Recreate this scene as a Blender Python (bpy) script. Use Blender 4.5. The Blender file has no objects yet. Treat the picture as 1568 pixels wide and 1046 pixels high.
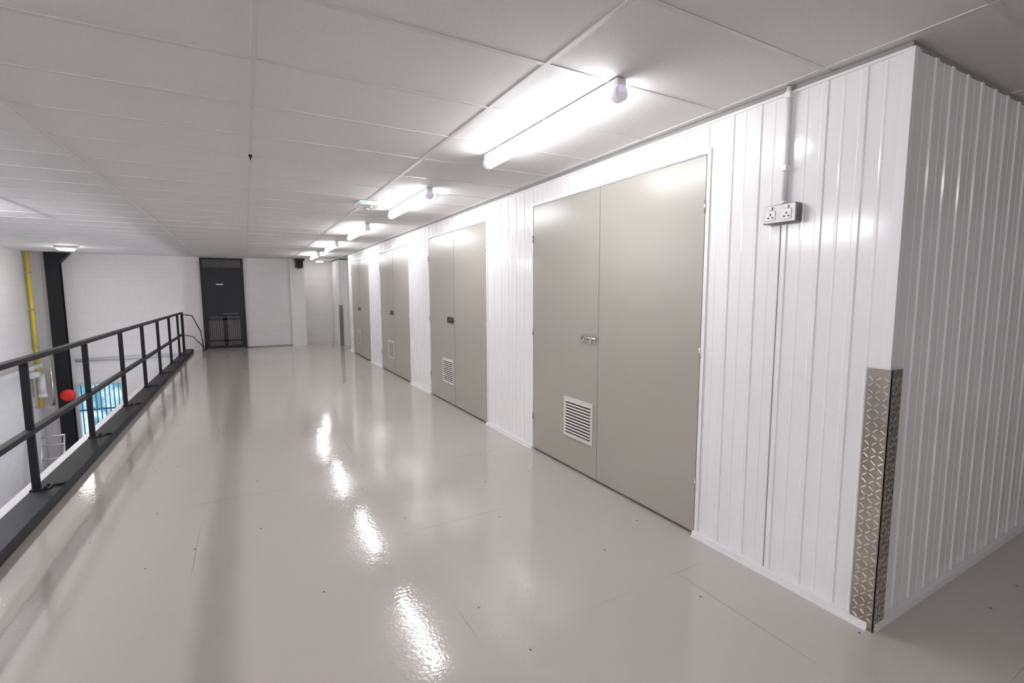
import bpy, bmesh, random
from math import *
from mathutils import Vector, Matrix
random.seed(4)
scn=bpy.context.scene
# ---------------------------------------------------------------- materials
def new_mat(name):
    m=bpy.data.materials.new(name);m.use_nodes=True
    return m,m.node_tree.nodes,m.node_tree.links,m.node_tree.nodes['Principled BSDF']
def mat(name,col,rough=.5,metal=0.0,emit=None,es=0,var=.03,bump=0.0,bscale=60,spec=.5,coat=0):
    m,n,l,b=new_mat(name)
    tc=n.new('ShaderNodeTexCoord');nz=n.new('ShaderNodeTexNoise')
    nz.inputs['Scale'].default_value=3.0;nz.inputs['Detail'].default_value=4
    l.new(tc.outputs['Object'],nz.inputs['Vector'])
    mx=n.new('ShaderNodeMix');mx.data_type='RGBA'
    c=col
    mx.inputs['A'].default_value=(c[0]*(1-var),c[1]*(1-var),c[2]*(1-var),1)
    mx.inputs['B'].default_value=(min(1,c[0]*(1+var)),min(1,c[1]*(1+var)),min(1,c[2]*(1+var)),1)
    l.new(nz.outputs['Fac'],mx.inputs['Factor']);l.new(mx.outputs['Result'],b.inputs['Base Color'])
    b.inputs['Roughness'].default_value=rough;b.inputs['Metallic'].default_value=metal
    b.inputs['Specular IOR Level'].default_value=spec
    if coat:
        b.inputs['Coat Weight'].default_value=coat;b.inputs['Coat Roughness'].default_value=.08
    if emit:
        b.inputs['Emission Color'].default_value=(*emit,1);b.inputs['Emission Strength'].default_value=es
    if bump:
        n2=n.new('ShaderNodeTexNoise');n2.inputs['Scale'].default_value=bscale;n2.inputs['Detail'].default_value=3
        l.new(tc.outputs['Object'],n2.inputs['Vector'])
        bp=n.new('ShaderNodeBump');bp.inputs['Strength'].default_value=bump;bp.inputs['Distance'].default_value=.01
        l.new(n2.outputs['Fac'],bp.inputs['Height']);l.new(bp.outputs['Normal'],b.inputs['Normal'])
    return m

M_panel=mat('white_clad_panel',(.84,.83,.825),.13,var=.01,bump=.02,bscale=4)
M_trim=mat('white_trim',(.84,.83,.83),.3,var=.01)
M_seam=mat('panel_seam',(.50,.49,.48),.5)
M_trim_gap=mat('grey_seal_gap_shade',(.30,.29,.28),.5)  # grey for skirting and strips, also painted shade in the wall-top gaps
M_dark=mat('dark_void',(.03,.03,.03),.8)
M_door=mat('sage_grey_door',(.355,.34,.295),.28,var=.02,bump=.06,bscale=90)
M_vent=mat('vent_metal',(.62,.60,.56),.35,var=.02)
M_steel=mat('brushed_steel',(.62,.60,.57),.3,metal=1,var=.05)
M_darksteel=mat('dark_steel',(.16,.15,.14),.35,metal=1)
M_black=mat('black_paint',(.010,.011,.013),.5,var=.1,spec=.3)
M_charcoal=mat('charcoal_door',(.015,.017,.022),.5,var=.1)
M_tube=mat('tube_glow',(1,1,1),.4,emit=(.965,.965,1.0),es=31)
M_tubeL=mat('void_tube_glow',(1,1,1),.4,emit=(.97,.96,1.0),es=85)
M_tubeFill=mat('added_fill_glow',(1,1,1),.4,emit=(.90,.95,1.0),es=36)  # glow of the added fill battens below the slab
M_bulk=mat('bulkhead_glow',(1,1,1),.4,emit=(1,.97,.9),es=70)
M_alcove_fill=mat('alcove_fill_glow',(1,1,1),.4,emit=(1,.98,.95),es=30)  # glow of the added alcove fill
M_body=mat('fitting_white',(.85,.85,.85),.35)
M_cap=mat('endcap_grey_glow',(.62,.60,.63),.4,emit=(.75,.68,.80),es=.28)  # faint emission lightens the unlit cap ends; caps are no lamps
M_yellow=mat('yellow_gas_pipe',(.80,.62,.04),.4)
M_red=mat('red_bell',(.70,.02,.02),.3)
M_blue=mat('blue_plastic',(.10,.22,.40),.4)
M_pvc=mat('grey_pvc',(.66,.67,.68),.35)
M_green=mat('green_led',(.1,.8,.3),.4,emit=(.1,.9,.35),es=1.5)
M_lowfloor=mat('lower_floor_concrete',(.45,.48,.52),.35,var=.08)
M_col=mat('column_white',(.86,.85,.84),.5,var=.01,bump=.05)
M_tbar=mat('ceiling_tbar',(.66,.64,.645),.4,var=.01)
M_grille_back=mat('grille_backing',(.42,.41,.41),.5)

# floor
def floor_mat():
    m,n,l,b=new_mat('glossy_painted_floor')
    tc=n.new('ShaderNodeTexCoord')
    nz=n.new('ShaderNodeTexNoise');nz.inputs['Scale'].default_value=.7;nz.inputs['Detail'].default_value=5
    l.new(tc.outputs['Object'],nz.inputs['Vector'])
    base=n.new('ShaderNodeMix');base.data_type='RGBA'
    base.inputs['A'].default_value=(.49,.455,.415,1);base.inputs['B'].default_value=(.53,.495,.455,1)
    l.new(nz.outputs['Fac'],base.inputs['Factor'])
    mp=n.new('ShaderNodeMapping');mp.inputs['Location'].default_value=(.35,.62,0)
    l.new(tc.outputs['Object'],mp.inputs['Vector'])
    br=n.new('ShaderNodeTexBrick');br.offset=.5
    br.inputs['Scale'].default_value=1;br.inputs['Mortar Size'].default_value=.0016
    br.inputs['Mortar Smooth'].default_value=0
    br.inputs['Brick Width'].default_value=2.4;br.inputs['Row Height'].default_value=1.2
    l.new(mp.outputs['Vector'],br.inputs['Vector'])
    n3=n.new('ShaderNodeTexNoise');n3.inputs['Scale'].default_value=1.1;n3.inputs['Detail'].default_value=1
    l.new(tc.outputs['Object'],n3.inputs['Vector'])
    rp=n.new('ShaderNodeMapRange');rp.inputs['From Min'].default_value=.48;rp.inputs['From Max'].default_value=.6
    rp.inputs['To Max'].default_value=.6
    l.new(n3.outputs['Fac'],rp.inputs['Value'])
    mu=n.new('ShaderNodeMath');mu.operation='MULTIPLY'
    l.new(br.outputs['Fac'],mu.inputs[0]);l.new(rp.outputs['Result'],mu.inputs[1])
    vo=n.new('ShaderNodeTexVoronoi');vo.inputs['Scale'].default_value=1.5;vo.voronoi_dimensions='2D'
    l.new(tc.outputs['Object'],vo.inputs['Vector'])
    lt=n.new('ShaderNodeMath');lt.operation='LESS_THAN';lt.inputs[1].default_value=.010
    l.new(vo.outputs['Distance'],lt.inputs[0])
    m8=n.new('ShaderNodeMath');m8.operation='MULTIPLY';m8.inputs[1].default_value=.8
    l.new(lt.outputs[0],m8.inputs[0])
    mxx=n.new('ShaderNodeMath');mxx.operation='MAXIMUM'
    l.new(mu.outputs[0],mxx.inputs[0]);l.new(m8.outputs[0],mxx.inputs[1])
    fin=n.new('ShaderNodeMix');fin.data_type='RGBA'
    fin.inputs['B'].default_value=(.10,.09,.08,1)
    l.new(mxx.outputs[0],fin.inputs['Factor']);l.new(base.outputs['Result'],fin.inputs['A'])
    l.new(fin.outputs['Result'],b.inputs['Base Color'])
    b.inputs['Roughness'].default_value=.065
    b.inputs['Specular IOR Level'].default_value=.9
    n4=n.new('ShaderNodeTexNoise');n4.inputs['Scale'].default_value=3.5;n4.inputs['Detail'].default_value=2
    l.new(tc.outputs['Object'],n4.inputs['Vector'])
    bp=n.new('ShaderNodeBump');bp.inputs['Strength'].default_value=.08;bp.inputs['Distance'].default_value=.02
    l.new(n4.outputs['Fac'],bp.inputs['Height'])
    n5=n.new('ShaderNodeTexNoise');n5.inputs['Scale'].default_value=55;n5.inputs['Detail'].default_value=1
    l.new(tc.outputs['Object'],n5.inputs['Vector'])
    bq=n.new('ShaderNodeBump');bq.inputs['Strength'].default_value=.05;bq.inputs['Distance'].default_value=.01
    l.new(n5.outputs['Fac'],bq.inputs['Height']);l.new(bp.outputs['Normal'],bq.inputs['Normal'])
    l.new(bq.outputs['Normal'],b.inputs['Normal'])
    return m
M_floor=floor_mat()
def block_mat(name,axis):
    m,n,l,b=new_mat(name)
    tc=n.new('ShaderNodeTexCoord');sp=n.new('ShaderNodeSeparateXYZ');cb=n.new('ShaderNodeCombineXYZ')
    l.new(tc.outputs['Object'],sp.inputs[0]);l.new(sp.outputs[axis],cb.inputs[0]);l.new(sp.outputs['Z'],cb.inputs[1])
    br=n.new('ShaderNodeTexBrick');br.inputs['Scale'].default_value=1;br.inputs['Brick Width'].default_value=.45
    br.inputs['Row Height'].default_value=.225;br.inputs['Mortar Size'].default_value=.006;br.inputs['Mortar Smooth'].default_value=.3
    br.inputs['Color1'].default_value=(.83,.805,.81,1);br.inputs['Color2'].default_value=(.81,.785,.79,1);br.inputs['Mortar'].default_value=(.75,.725,.73,1)
    l.new(cb.outputs[0],br.inputs['Vector']);l.new(br.outputs['Color'],b.inputs['Base Color'])
    b.inputs['Roughness'].default_value=.6
    return m
M_blockX=block_mat('painted_blockwork_x','X');M_blockY=block_mat('painted_blockwork_y','Y')
def tile_mat():
    m,n,l,b=new_mat('ceiling_tile')
    tc=n.new('ShaderNodeTexCoord');nz=n.new('ShaderNodeTexNoise');nz.inputs['Scale'].default_value=90;nz.inputs['Detail'].default_value=4
    l.new(tc.outputs['Object'],nz.inputs['Vector'])
    mx=n.new('ShaderNodeMix');mx.data_type='RGBA'
    mx.inputs['A'].default_value=(.69,.665,.66,1);mx.inputs['B'].default_value=(.81,.785,.78,1)
    l.new(nz.outputs['Fac'],mx.inputs['Factor']);l.new(mx.outputs['Result'],b.inputs['Base Color'])
    b.inputs['Roughness'].default_value=.8
    return m
M_tile=tile_mat()
def checker_mat(name,a,c,r):
    m,n,l,b=new_mat(name)
    tc=n.new('ShaderNodeTexCoord');nz=n.new('ShaderNodeTexNoise');nz.inputs['Scale'].default_value=25
    l.new(tc.outputs['Object'],nz.inputs['Vector'])
    mx=n.new('ShaderNodeMix');mx.data_type='RGBA'
    mx.inputs['A'].default_value=a;mx.inputs['B'].default_value=c
    l.new(nz.outputs['Fac'],mx.inputs['Factor']);l.new(mx.outputs['Result'],b.inputs['Base Color'])
    b.inputs['Metallic'].default_value=1;b.inputs['Roughness'].default_value=r
    return m
M_check=checker_mat('checker_plate',(.26,.23,.20,1),(.46,.42,.37,1),.3)
M_tread=checker_mat('checker_tread',(.70,.67,.63,1),(.9,.88,.85,1),.22)
def outside_mat():
    m,n,l,b=new_mat('daylight_outside')
    tc=n.new('ShaderNodeTexCoord');wv=n.new('ShaderNodeTexNoise');wv.inputs['Scale'].default_value=3
    l.new(tc.outputs['Object'],wv.inputs['Vector'])
    cr=n.new('ShaderNodeValToRGB');cr.color_ramp.elements[0].position=.4;cr.color_ramp.elements[0].color=(.10,.30,.40,1)
    cr.color_ramp.elements[1].position=.6;cr.color_ramp.elements[1].color=(.65,.88,1,1)
    l.new(wv.outputs['Fac'],cr.inputs[0]);l.new(cr.outputs[0],b.inputs['Emission Color'])
    b.inputs['Emission Strength'].default_value=1.0;b.inputs['Base Color'].default_value=(.1,.2,.2,1)
    return m
M_out=outside_mat()

# ---------------------------------------------------------------- mesh builder
class B:
    def __init__(s,name):
        s.name=name;s.bm=bmesh.new();s.mats=[]
    def mi(s,m):
        if m not in s.mats:s.mats.append(m)
        return s.mats.index(m)
    def box(s,lo,hi,m,bev=0,rot=None,smooth=False):
        lo=Vector(lo);hi=Vector(hi);c=(lo+hi)/2;d=hi-lo
        M=Matrix.Translation(c)
        if rot is not None:M=M@rot
        r=bmesh.ops.create_cube(s.bm,size=1,matrix=M@Matrix.Diagonal((abs(d.x),abs(d.y),abs(d.z),1)))
        fs=set(f for v in r['verts'] for f in v.link_faces)
        i=s.mi(m)
        for f in fs:f.material_index=i
        if bev:
            es=list(set(e for v in r['verts'] for e in v.link_edges))
            q=bmesh.ops.bevel(s.bm,geom=es,offset=bev,segments=2,affect='EDGES',profile=.5)
            for f in q['faces']:f.material_index=i
        return s
    def cyl(s,a,b,r,m,seg=20,r2=None,smooth=True):
        a=Vector(a);b=Vector(b);d=b-a
        q=d.to_track_quat('Z','Y').to_matrix().to_4x4()
        g=bmesh.ops.create_cone(s.bm,cap_ends=True,segments=seg,radius1=r,radius2=r if r2 is None else r2,depth=d.length,matrix=Matrix.Translation((a+b)/2)@q)
        i=s.mi(m)
        for f in set(f for v in g['verts'] for f in v.link_faces):
            f.material_index=i
            if len(f.verts)==4:f.smooth=smooth
        return s
    def tube(s,pts,r,m,seg=12):
        for a,b in zip(pts[:-1],pts[1:]):s.cyl(a,b,r,m,seg)
        for p in pts[1:-1]:
            g=bmesh.ops.create_uvsphere(s.bm,u_segments=seg,v_segments=8,radius=r*1.001,matrix=Matrix.Translation(p))
            i=s.mi(m)
            for f in set(f for v in g['verts'] for f in v.link_faces):f.material_index=i;f.smooth=True
        return s
    def sph(s,c,r,m,sc=(1,1,1)):
        g=bmesh.ops.create_uvsphere(s.bm,u_segments=24,v_segments=14,radius=r,matrix=Matrix.Translation(c)@Matrix.Diagonal((*sc,1)))
        i=s.mi(m)
        for f in set(f for v in g['verts'] for f in v.link_faces):f.material_index=i;f.smooth=True
        return s
    def quad(s,ps,m):
        f=s.bm.faces.new([s.bm.verts.new(p) for p in ps]);f.material_index=s.mi(m);return s
    def done(s,parent=None,recalc=True):
        if recalc:bmesh.ops.recalc_face_normals(s.bm,faces=s.bm.faces)
        me=bpy.data.meshes.new(s.name);s.bm.to_mesh(me);s.bm.free()
        for m in s.mats:me.materials.append(m)
        o=bpy.data.objects.new(s.name,me);bpy.context.collection.objects.link(o)
        if parent:o.parent=parent
        return o

A=2.49;C=2.62;YG=1.02;E=16.1;DR=2.026;P=3.052;W=2.0;DH=2.41;YE=13.62
LOW=-2.95
# ---------------------------------------------------------------- shell
b=B('floor')
b.box((-1.50,-4.5,-.22),(8,YE+3.2,0),M_floor);b.done()
b=B('floor_lower');b.box((-4.6,-4.5,LOW-.1),(-1.5,E,LOW),M_lowfloor);b.done()
b=B('ceiling')
b.box((-4.6,-4.5,C),(8,16.9,C+.12),M_tile)
k=-4
while .087+1.17*k<8:
    x=.087+1.17*k
    if x>-4.55:b.box((x-.012,-4.5,C-.004),(x+.012,16.7,C+.01),M_tbar)
    k+=1
y=2.514-.585*11
while y<16.6:
    b.box((-4.6,y-.012,C-.0035),(8,y+.012,C+.01),M_tbar);y+=.585
b.done()
b=B('wall_left');b.box((-4.75,-4.5,LOW),(-4.6,E+.15,C),M_blockY);b.done()
b=B('wall_far')
wx0,wx1,wz0,wz1=-3.98,-2.98,-2.25,-.70
b.box((-4.6,E,LOW),(wx0,E+.15,C),M_blockX)
b.box((wx0,E,wz1),(wx1,E+.15,C),M_blockX)
b.box((wx0,E,LOW),(wx1,E+.15,wz0),M_blockX)
b.box((wx1,E,LOW),(-1.5,E+.15,C),M_blockX)
b.box((-1.5,E,0),(1.36,E+.15,C),M_blockX)
b.box((1.36,16.62,0),(8,16.77,C),M_blockX)
b.box((1.30,E+.15,0),(1.36,16.77,C),M_blockX)
b.done()
b=B('wall_back');b.box((-4.75,-4.65,LOW),(8.15,-4.5,C),M_blockX);b.done()
b=B('wall_right');b.box((8,-4.5,0),(8.15,16.77,C),M_blockY);b.done()
b=B('wall_lower_bounce');b.box((-1.62,-4.5,LOW),(-1.50,E,-.22),M_blockY);b.done()  # added unseen white wall under the slab, bounces light into the void
b=B('pillar_wall');b.box((1.20,15.93,0),(1.60,E,C),M_col);b.box((1.36,E,0),(1.60,16.62,C),M_col);b.done()

# ribbed cladding
PER=.168
def depth(s):
    t=s%PER
    def trap(t,a,w,sl,h):
        if t<a or t>a+w:return 0
        return h*min(1,(t-a)/sl,(a+w-t)/sl)
    return trap(t,.0001,.036,.006,.0065)+trap(t,.095,.016,.006,.0022)
def prof(s0,s1):
    S={s0,s1};k=floor(s0/PER)-1
    while k*PER<s1:
        for q in (.0001,.0061,.0301,.0361,.095,.101,.105,.111):
            v=k*PER+q
            if s0<v<s1:S.add(v)
        k+=1
    return sorted(S)
def ribs_x(b,x,s0,s1,z0,z1,m):
    S=prof(s0,s1)
    for a,c in zip(S[:-1],S[1:]):
        da,dc=depth(a+1e-6),depth(c-1e-6)
        b.quad([(x-da,a,z0),(x-da,a,z1),(x-dc,c,z1),(x-dc,c,z0)],m)
def ribs_y(b,y,s0,s1,z0,z1,m):
    S=prof(s0,s1)
    for a,c in zip(S[:-1],S[1:]):
        da,dc=depth(a+1e-6),depth(c-1e-6)
        b.quad([(a,y-da,z0),(c,y-dc,z0),(c,y-dc,z1),(a,y-da,z1)],m)
ZT=2.595
b=B('wall_storage_front')
doors=[(DR+P*i,DR+P*i+W) for i in range(4)]
segs=[];y0=YG
for d in doors:segs.append((y0,d[0]));y0=d[1]
segs.append((y0,YE))
for s in segs:
    ribs_x(b,A,s[0],s[1],.0,ZT,M_panel)
    b.box((A+.02,s[0]+.02,0),(A+.10,s[1],C),M_dark)
for d in doors:
    ribs_x(b,A,d[0],d[1],DH,ZT,M_panel)
    b.box((A+.02,d[0],DH+.01),(A+.10,d[1],C),M_dark)
    b.box((A+.075,d[0],0),(A+.10,d[1],DH+.01),M_dark)
b.done(recalc=False)
b=B('wall_storage_side')
ribs_y(b,YG,A,7.98,.0,ZT,M_panel)
b.box((A+.1,YG+.02,0),(7.98,YG+.10,C),M_dark)
b.done(recalc=False)
b=B('wall_storage_end');b.box((A+.1,YE-.06,0),(7.98,YE,C),M_panel);b.done()
b=B('wall_storage_block')
ribs_y(b,15.2,A,7.98,0,ZT,M_panel);ribs_x(b,A,15.2,16.6,0,ZT,M_panel)
b.box((A+.02,15.22,0),(7.98,16.6,C-.005),M_dark)
b.box((A-.010,15.19,0),(A+.02,15.22,ZT),M_trim)
b.done(recalc=False)
# trims
b=B('trim_1')
for s in segs:b.box((A-.030,s[0],0),(A-.001,s[1],.035),M_trim)
for s in segs:b.box((A-.040,s[0],0),(A-.031,s[1],.006),M_trim)
b.done()
b=B('trim_2');b.box((A+.0,YG-.030,0),(7.98,YG-.001,.035),M_trim);b.done()
b=B('trim_3')
b.box((A-.010,YG-.010,.0),(A+.030,YG+.001,ZT),M_trim);b.box((A-.010,YG+.001,0),(A+.001,YG+.030,ZT),M_trim)
b.box((A+.0305,YG-.009,.035),(A+.0345,YG-.001,ZT),M_seam)
b.done()
b=B('trim_4')
b.box((A-.012,YG,ZT-.012),(A+.02,YE,ZT),M_trim)
b.box((A-.004,YG,ZT),(A+.02,YE,C),M_trim_gap)  # dark strip painted in as the shadow gap under the ceiling
b.done()
b=B('trim_gap_shade')
b.box((A,YG+.0,ZT),(7.98,YG+.02,C),M_trim_gap)  # dark strip painted in as shade above the side cladding
x=A+.06
while x<7.9:
    b.box((x,YG-.0065,ZT-.002),(x+.09,YG,ZT+.006),M_trim_gap);x+=PER  # dark blocks stand in for shaded gaps at the rib ends
b.done()
b=B('trim_6')
for d in doors:
    b.box((A-.012,d[0]-.028,.0),(A+.07,d[0]-.004,DH+.028),M_trim)
    b.box((A-.012,d[1]+.004,.0),(A+.07,d[1]+.028,DH+.028),M_trim)
    b.box((A-.012,d[0]-.004,DH+.004),(A+.07,d[1]+.004,DH+.028),M_trim)
b.done()
b=B('trim_7');b.box((A-.0072,1.549,.035),(A,1.552,ZT-.012),M_seam);b.done()
b=B('baseboard_far');b.box((-.02,E-.012,0),(1.2,E,.03),M_trim_gap);b.done()

# ---------------------------------------------------------------- storage doors
for i,d in enumerate(doors):
    e=bpy.data.objects.new('door_%d'%(i+1),None);bpy.context.collection.objects.link(e)
    mid=(d[0]+d[1])/2
    b=B('leaf_near');b.box((A-.008,d[0]+.004,.022),(A+.032,mid-.003,DH-.004),M_door,.002);b.done(e)
    b=B('leaf_far');b.box((A-.008,mid+.003,.022),(A+.032,d[1]-.004,DH-.004),M_door,.002);b.done(e)
    b=B('meeting_strip');b.box((A-.010,mid-.0028,.022),(A-.002,mid+.0028,DH-.004),M_trim_gap);b.done(e)
    v0,v1,z0,z1=mid+.045,mid+.455,.30,.655
    b=B('louvre_vent')
    t=.028
    for (q0,q1,r0,r1) in ((v0,v1,z0,z0+t),(v0,v1,z1-t,z1),(v0,v0+t,z0+t,z1-t),(v1-t,v1,z0+t,z1-t)):
        b.box((A-.020,q0,r0),(A-.0085,q1,r1),M_vent)
    b.box((A-.0095,v0+t,z0+t),(A-.0082,v1-t,z1-t),M_darksteel)
    n=11
    for j in range(n):
        zc=z0+t+(j+.5)*(z1-z0-2*t)/n
        b.box((A-.0225,v0+t,zc-.0015),(A-.0095+.004,v1-t,zc+.0015+.009),M_vent,rot=Matrix.Rotation(radians(28),4,'Y'))
    b.done(e)
    ml=M_steel if i in (0,) else M_darksteel
    b=B('latch')
    b.box((A-.013,mid+.035,1.165),(A-.0085,mid+.265,1.250),M_steel if i==0 else M_darksteel,.002)
    b.cyl((A-.03,mid-.005,1.205),(A-.03,mid+.18,1.205),.009,ml)
    for q in (.05,.12,.19):b.box((A-.04,mid+q-.008,1.188),(A-.012,mid+q+.008,1.222),ml,.002)
    b.cyl((A-.03,mid+.15,1.205),(A-.055,mid+.15,1.17),.007,ml)
    b.cyl((A-.014,mid+.085,1.18),(A-.024,mid+.085,1.18),.016,ml)
    b.done(e)
    b=B('hinges')
    for zz in (.35,1.2,2.1):
        b.cyl((A-.014,d[0]-.001,zz-.035),(A-.014,d[0]-.001,zz+.035),.006,M_steel)
        b.cyl((A-.014,d[1]+.001,zz-.035),(A-.014,d[1]+.001,zz+.035),.006,M_steel)
    b.done(e)

# ---------------------------------------------------------------- corner guards
def guard(name,x,y):
    b=B(name);h=1.235;w=.095
    b.box((x-.023,y-.023,.0),(x-.0195,y+w-.02,h),M_check)
    b.box((x-.023,y-.023,.0),(x+w-.02,y-.0195,h),M_check)
    k=0;z=.02
    while z<h-.02:
        for j in range(3):
            s=.018+j*.030;a=42 if (k+j)%2 else -42
            r=Matrix.Rotation(radians(a),4,'X')
            b.box((x-.0262,y-.023+s-.012,z-.0028),(x-.0225,y-.023+s+.012,z+.0028),M_tread,.001,rot=r)
            r=Matrix.Rotation(radians(a),4,'Y')
            b.box((x-.023+s-.012,y-.0262,z-.0028),(x-.023+s+.012,y-.0225,z+.0028),M_tread,.001,rot=r)
        z+=.030;k+=1
    b.done()
guard('corner_guard',A,YG);guard('corner_guard',A,15.2)

# ---------------------------------------------------------------- socket and conduit
b=B('double_socket')
y0,y1,z0,z1=1.44,1.615,1.935,2.03
b.box((A-.058,y0,z0),(A-.007,y1,z1),M_darksteel,.004)
M_plate=mat('metal_faceplate',(.40,.385,.37),.35,metal=.8)
b.box((A-.062,y0+.003,z0+.003),(A-.057,y1-.003,z1-.003),M_plate,.001)
for q in (y0+.045,y1-.045):
    b.box((A-.066,q-.024,z0+.016),(A-.061,q+.024,z1-.030),M_body,.002)
    for (dy,dz,w,h) in ((0,.004,.003,.005),(-.011,-.012,.005,.003),(.011,-.012,.005,.003)):
        b.box((A-.0675,q+dy-w,z0+.042+dz-h),(A-.0655,q+dy+w,z0+.042+dz+h),M_dark)
    b.box((A-.071,q-.007,z1-.024),(A-.061,q+.007,z1-.010),M_body,.001)
b.done()
b=B('socket_conduit')
b.cyl((A-.024,1.53,2.032),(A-.024,1.53,C-.005),.012,M_trim,16)
b.box((A-.040,1.515,2.56),(A-.007,1.545,2.59),M_trim,.003)
b.box((A-.040,1.515,2.20),(A-.007,1.545,2.23),M_trim,.003)
b.cyl((A-.024,1.53,2.03),(A-.024,1.53,2.05),.017,M_trim,16)
b.done()

# ---------------------------------------------------------------- light fittings
def batten(x,y0,y1,mt):
    b=B('fluorescent_light')
    b.box((x-.030,y0,C-.040),(x+.030,y1,C-.005),M_body,.006)
    b.cyl((x,y0+.03,C-.074),(x,y1-.03,C-.074),.036,mt,24)
    for q in ((y0,y0+.04),(y1-.04,y1)):
        b.cyl((x,q[0],C-.074),(x,q[1],C-.074),.0385,M_cap,24)
        b.box((x-.028,q[0],C-.074),(x+.028,q[1],C-.030),M_cap,.004)
    b.done()
for k in range(5):batten(1.65,1.86+2.76*k,3.34+2.76*k,M_tube)
batten(1.65,-2.6,-1.1,M_tube)
for y in (-3.2,.2,3.6,7.0):batten(-3.2,y,y+1.5,M_tubeL)
def fill_batten(y0,y1):  # added fill battens, unseen below the slab, to brighten the void
    b=B('added_fill_light');x=-1.66;z=-.75
    b.box((-1.66,y0,z-.035),(-1.622,y1,z+.035),M_body,.006)
    b.cyl((-1.705,y0+.03,z),(-1.705,y1-.03,z),.038,M_tubeFill,20)
    for q in ((y0,y0+.04),(y1-.04,y1)):b.cyl((-1.705,q[0],z),(-1.705,q[1],z),.042,M_cap,20)
    b.done()
for y in (9.0,13.2):fill_batten(y,y+1.5)
b=B('alcove_fill_light')
b.box((-3.50,13.68,C-.05),(-3.18,14.02,C-.004),M_body,.012)
b.box((-3.46,13.72,C-.085),(-3.22,13.98,C-.048),M_bulk,.015);b.done()
b=B('alcove_fill_light')  # added fitting to brighten the far alcove
b.box((1.93,15.75,C-.04),(2.17,15.99,C-.004),M_body,.012)
b.box((1.96,15.78,C-.07),(2.14,15.96,C-.038),M_alcove_fill,.012);b.done()
b=B('smoke_detector')
b.cyl((1.80,4.95,C-.004),(1.80,4.95,C-.03),.055,M_body,28);b.cyl((1.80,4.95,C-.03),(1.80,4.95,C-.055),.045,M_body,28,r2=.03)
b.done()
b=B('emergency_light')
b.box((1.16,5.55,C-.05),(1.40,5.85,C-.004),M_body,.012);b.cyl((1.28,5.62,C-.05),(1.28,5.62,C-.075),.03,M_steel)
b.cyl((1.28,5.78,C-.05),(1.28,5.78,C-.075),.03,M_steel);b.box((1.18,5.545,C-.040),(1.23,5.549,C-.025),M_green);b.done()
b=B('ceiling_hook')
b.cyl((.087,4.18,C-.003),(.087,4.18,C-.02),.012,M_black);b.tube([(.087,4.18,C-.02),(.087,4.18,C-.032),(.087,4.19,C-.036)],.005,M_black);b.done()

# ---------------------------------------------------------------- railing
b=B('railing')
RX=-1.49;ZR=1.09
posts=[-2.9,-1.34,.22,1.78,3.34,4.90,6.46,8.08,9.60,11.15,12.7,14.2]
YA,YB=-4.4,15.2
for y in posts:
    b.box((RX-.023,y-.018,.06),(RX+.023,y+.018,ZR),M_black,.003)
    b.box((RX-.03,y-.05,.08),(RX+.09,y+.05,.092),M_black,.001)
    b.cyl((RX+.06,y-.03,.09),(RX+.06,y-.03,.107),.010,M_black,6);b.cyl((RX+.06,y+.03,.09),(RX+.06,y+.03,.107),.010,M_black,6)
    b.box((RX+.10,y+.02,.08),(RX+.155,y+.08,.10),M_black,.004)
b.box((RX-.030,YA,ZR-.018),(RX+.030,YB,ZR+.022),M_black,.004)
b.box((RX-.028,YA,.52),(RX+.028,YB,.56),M_black,.003)
b.box((RX-.03,YA,0.0),(RX+.16,YB+.5,.082),M_black,.004)
b.box((RX-.028,YB-.05,.06),(RX+.028,YB+.01,ZR),M_black)
b.tube([(RX,YB,1.05),(-1.30,15.55,1.0),(-1.14,15.75,.55),(-1.10,15.8,.12)],.014,M_darksteel)
b.tube([(RX,YB,.52),(-1.30,15.55,.42),(-1.12,15.78,.14)],.012,M_darksteel)
b.cyl((-1.10,15.8,0),(-1.10,15.8,.12),.03,M_darksteel)
b.done()
b=B('floor_edge_trim');b.box((-1.64,-4.5,-.22),(-1.528,E,.03),M_trim);b.done()

# ---------------------------------------------------------------- black exit door on far wall
e=bpy.data.objects.new('door_5',None);bpy.context.collection.objects.link(e)
x0,x1=-1.08,-.02;y=E
b=B('frame')
b.box((x0,y-.07,0),(x0+.05,y,2.60),M_charcoal,.003);b.box((x1-.05,y-.07,0),(x1,y,2.60),M_charcoal,.003)
b.box((x0+.05,y-.07,2.55),(x1-.05,y,2.60),M_charcoal,.003);b.box((x0+.05,y-.07,2.27),(x1-.05,y,2.33),M_charcoal,.003)
b.done(e)
b=B('transom_grille')
b.box((x0+.05,y-.012,2.33),(x1-.05,y,2.55),M_grille_back)
for j in range(22):
    xx=x0+.07+j*.044;b.box((xx,y-.035,2.33),(xx+.018,y-.02,2.55),M_charcoal)
b.done(e)
b=B('leaf')
b.box((x0+.05,y-.05,.95),(x1-.05,y-.005,2.27),M_charcoal,.003)
b.box((x0+.05,y-.05,.02),(x1-.05,y-.005,.10),M_charcoal,.003)
b.box((x0+.05,y-.05,.10),(x0+.13,y-.005,.95),M_charcoal);b.box((x1-.13,y-.05,.10),(x1-.05,y-.005,.95),M_charcoal)
b.box((-.60,y-.05,.10),(-.50,y-.005,.95),M_charcoal)
b.box((x0+.13,y-.012,.10),(x1-.13,y-.006,.95),M_grille_back)
b.box((x0+.13,y-.05,.22),(x1-.13,y-.03,.26),M_charcoal);b.box((x0+.13,y-.05,.84),(x1-.13,y-.03,.88),M_charcoal)
for j in range(17):
    xx=x0+.15+j*.047;b.box((xx,y-.045,.10),(xx+.016,y-.03,.95),M_charcoal)
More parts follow.
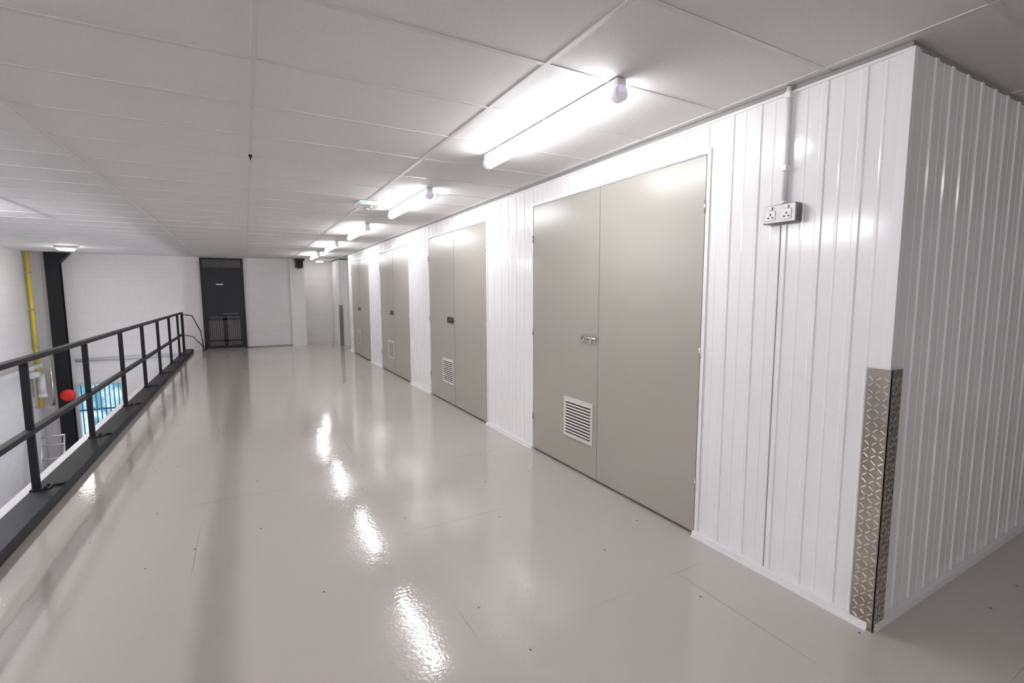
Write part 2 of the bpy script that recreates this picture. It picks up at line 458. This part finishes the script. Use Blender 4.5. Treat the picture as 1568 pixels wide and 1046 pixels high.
b.box((-.60,y-.11,1.00),(-.20,y-.09,1.03),M_darksteel);b.box((-.60,y-.1,1.0),(-.57,y-.05,1.03),M_darksteel);b.box((-.23,y-.1,1.0),(-.20,y-.05,1.03),M_darksteel)
b.done(e)
b=B('sign');b.box((-.72,y-.054,1.84),(-.54,y-.0505,1.87),M_body);b.done(e)

b=B('ceiling_beam_bracket')
b.box((1.36,15.72,2.36),(1.56,15.93,C-.006),M_charcoal,.004)
b.box((1.33,15.50,2.56),(1.59,15.93,C-.006),M_charcoal,.004)
b.box((1.45,15.6,2.34),(1.47,15.93,2.56),M_charcoal)
b.done()
b=B('cable_dropper');b.box((.42,E-.03,2.42),(.46,E,2.60),M_trim,.003);b.done()

# ---------------------------------------------------------------- void: steel column, pipes, bell, window
b=B('steel_column')
cx,cy=-4.10,15.86
b.box((cx-.13,cy-.11,LOW),(cx+.13,cy-.095,C-.01),M_black);b.box((cx-.13,cy+.095,LOW),(cx+.13,cy+.11,C-.01),M_black)
b.box((cx-.008,cy-.095,LOW),(cx+.008,cy+.095,C-.01),M_black)
b.box((cx-.13,cy-.09,LOW),(cx-.118,cy+.09,C-.01),M_black)
b.box((cx-.16,cy-.14,LOW),(cx+.16,cy+.14,LOW+.02),M_black)
for yy in (cy-.10,cy+.10):
    b.quad([(cx+.13,yy,2.35),(cx+.13,yy,C-.01),(cx+.34,yy,C-.01)],M_black)
b.quad([(cx+.13,cy-.10,2.35),(cx+.34,cy-.10,C-.01),(cx+.34,cy+.10,C-.01),(cx+.13,cy+.10,2.35)],M_black)
b.done()
b=B('gas_pipe')
b.tube([(-4.53,15.75,C-.01),(-4.53,15.75,-.2),(-4.53,15.75,-1.2)],.035,M_yellow,16)
for zz in (2.1,1.2,.3):b.box((-4.6,15.70,zz),(-4.49,15.80,zz+.03),M_steel)
b.tube([(-4.56,15.60,C-.01),(-4.56,15.60,1.9),(-4.56,15.64,1.8),(-4.56,15.64,.3)],.008,mat('green_cable',(.25,.32,.12),.5),8)
b.done()
b=B('cable_tray')
b.box((-4.58,2,-.16),(-4.40,15.6,-.145),M_pvc);b.box((-4.41,2,-.145),(-4.40,15.6,-.07),M_pvc)
b.tube([(-4.48,2,-.10),(-4.48,15.6,-.10)],.03,M_pvc)
b.tube([(-3.9,E-.06,-.10),(-1.7,E-.06,-.10)],.03,M_pvc)
b.box((-3.9,E-.03,-.17),(-1.7,E,-.14),M_pvc)
b.done()
b=B('drain_pipe')
b.tube([(-4.40,14.9,-.28),(-4.40,15.35,-.30),(-4.40,15.42,-.36),(-4.40,15.42,-.80)],.07,M_pvc,20)
b.cyl((-4.40,15.42,-.80),(-4.40,15.42,-.88),.085,M_pvc)
b.tube([(-4.25,15.55,-.20),(-4.25,15.55,-1.1),(-4.25,15.2,-1.1)],.025,M_steel)
b.done()
b=B('fire_alarm_bell')
b.cyl((-4.02,15.74,-.93),(-4.02,15.68,-.93),.15,M_red,28);b.sph((-4.02,15.68,-.93),.148,M_red,(1,.35,1));b.box((-4.08,15.735,-1.0),(-3.96,15.765,-.86),M_red)
b.done()
e=bpy.data.objects.new('window_1',None);bpy.context.collection.objects.link(e)
b=B('frame')
for (a0,a1,c0,c1) in ((wx0,wx1,wz0,wz0+.06),(wx0,wx1,wz1-.06,wz1),(wx0,wx0+.06,wz0+.06,wz1-.06),(wx1-.06,wx1,wz0+.06,wz1-.06)):
    b.box((a0,E-.01,c0),(a1,E+.09,c1),M_pvc)
b.box((wx0+.06,E,(-1.45)),(wx1-.06,E+.04,-1.41),M_blue)
for j in range(9):
    xx=wx0+.12+j*.095;b.box((xx-.011,E-.005,wz0+.06),(xx+.011,E+.02,wz1-.06),M_blue)
b.done(e)
b=B('daylight_pane');b.box((wx0+.06,E+.10,wz0+.06),(wx1-.06,E+.11,wz1-.06),M_out);b.done(e)
b=B('hand_trolley')
X0,X1=-4.3,-3.9
b.tube([(X1,14.4,LOW+.15),(X1,14.7,LOW+1.25),(X0,14.7,LOW+1.25),(X0,14.4,LOW+.15)],.022,M_steel)
for q in (.3,.6,.9):b.tube([(X1,14.4+.27*q,LOW+.15+q),(X0,14.4+.27*q,LOW+.15+q)],.018,M_steel)
b.box((X0-.05,14.15,LOW+.01),(X1+.05,14.4,LOW+.03),M_steel)
for xx in (X0-.08,X1+.08):b.cyl((xx-.03,14.45,LOW+.12),(xx+.03,14.45,LOW+.12),.12,M_black)
b.done()

# ---------------------------------------------------------------- world, camera
w=bpy.data.worlds.new('world');scn.world=w;w.use_nodes=True
w.node_tree.nodes['Background'].inputs[0].default_value=(.8,.85,.9,1);w.node_tree.nodes['Background'].inputs[1].default_value=.3
scn.view_settings.view_transform='Standard';scn.view_settings.exposure=.2
f,p,y,ro=730.1,radians(5.805),radians(29.078),radians(-.21)
R=Vector((cos(y),-sin(y),0));U=Vector((sin(y)*sin(p),cos(y)*sin(p),cos(p)));F=Vector((sin(y)*cos(p),cos(y)*cos(p),-sin(p)))
R2=R*cos(ro)+U*sin(ro);U2=U*cos(ro)-R*sin(ro)
M=Matrix((( R2.x,U2.x,-F.x,0),(R2.y,U2.y,-F.y,0),(R2.z,U2.z,-F.z,1.58),(0,0,0,1)))
cd=bpy.data.cameras.new('camera');co=bpy.data.objects.new('camera',cd);bpy.context.collection.objects.link(co)
cd.sensor_width=36;cd.lens=f/1568*36;cd.clip_start=.05;co.matrix_world=M;scn.camera=co
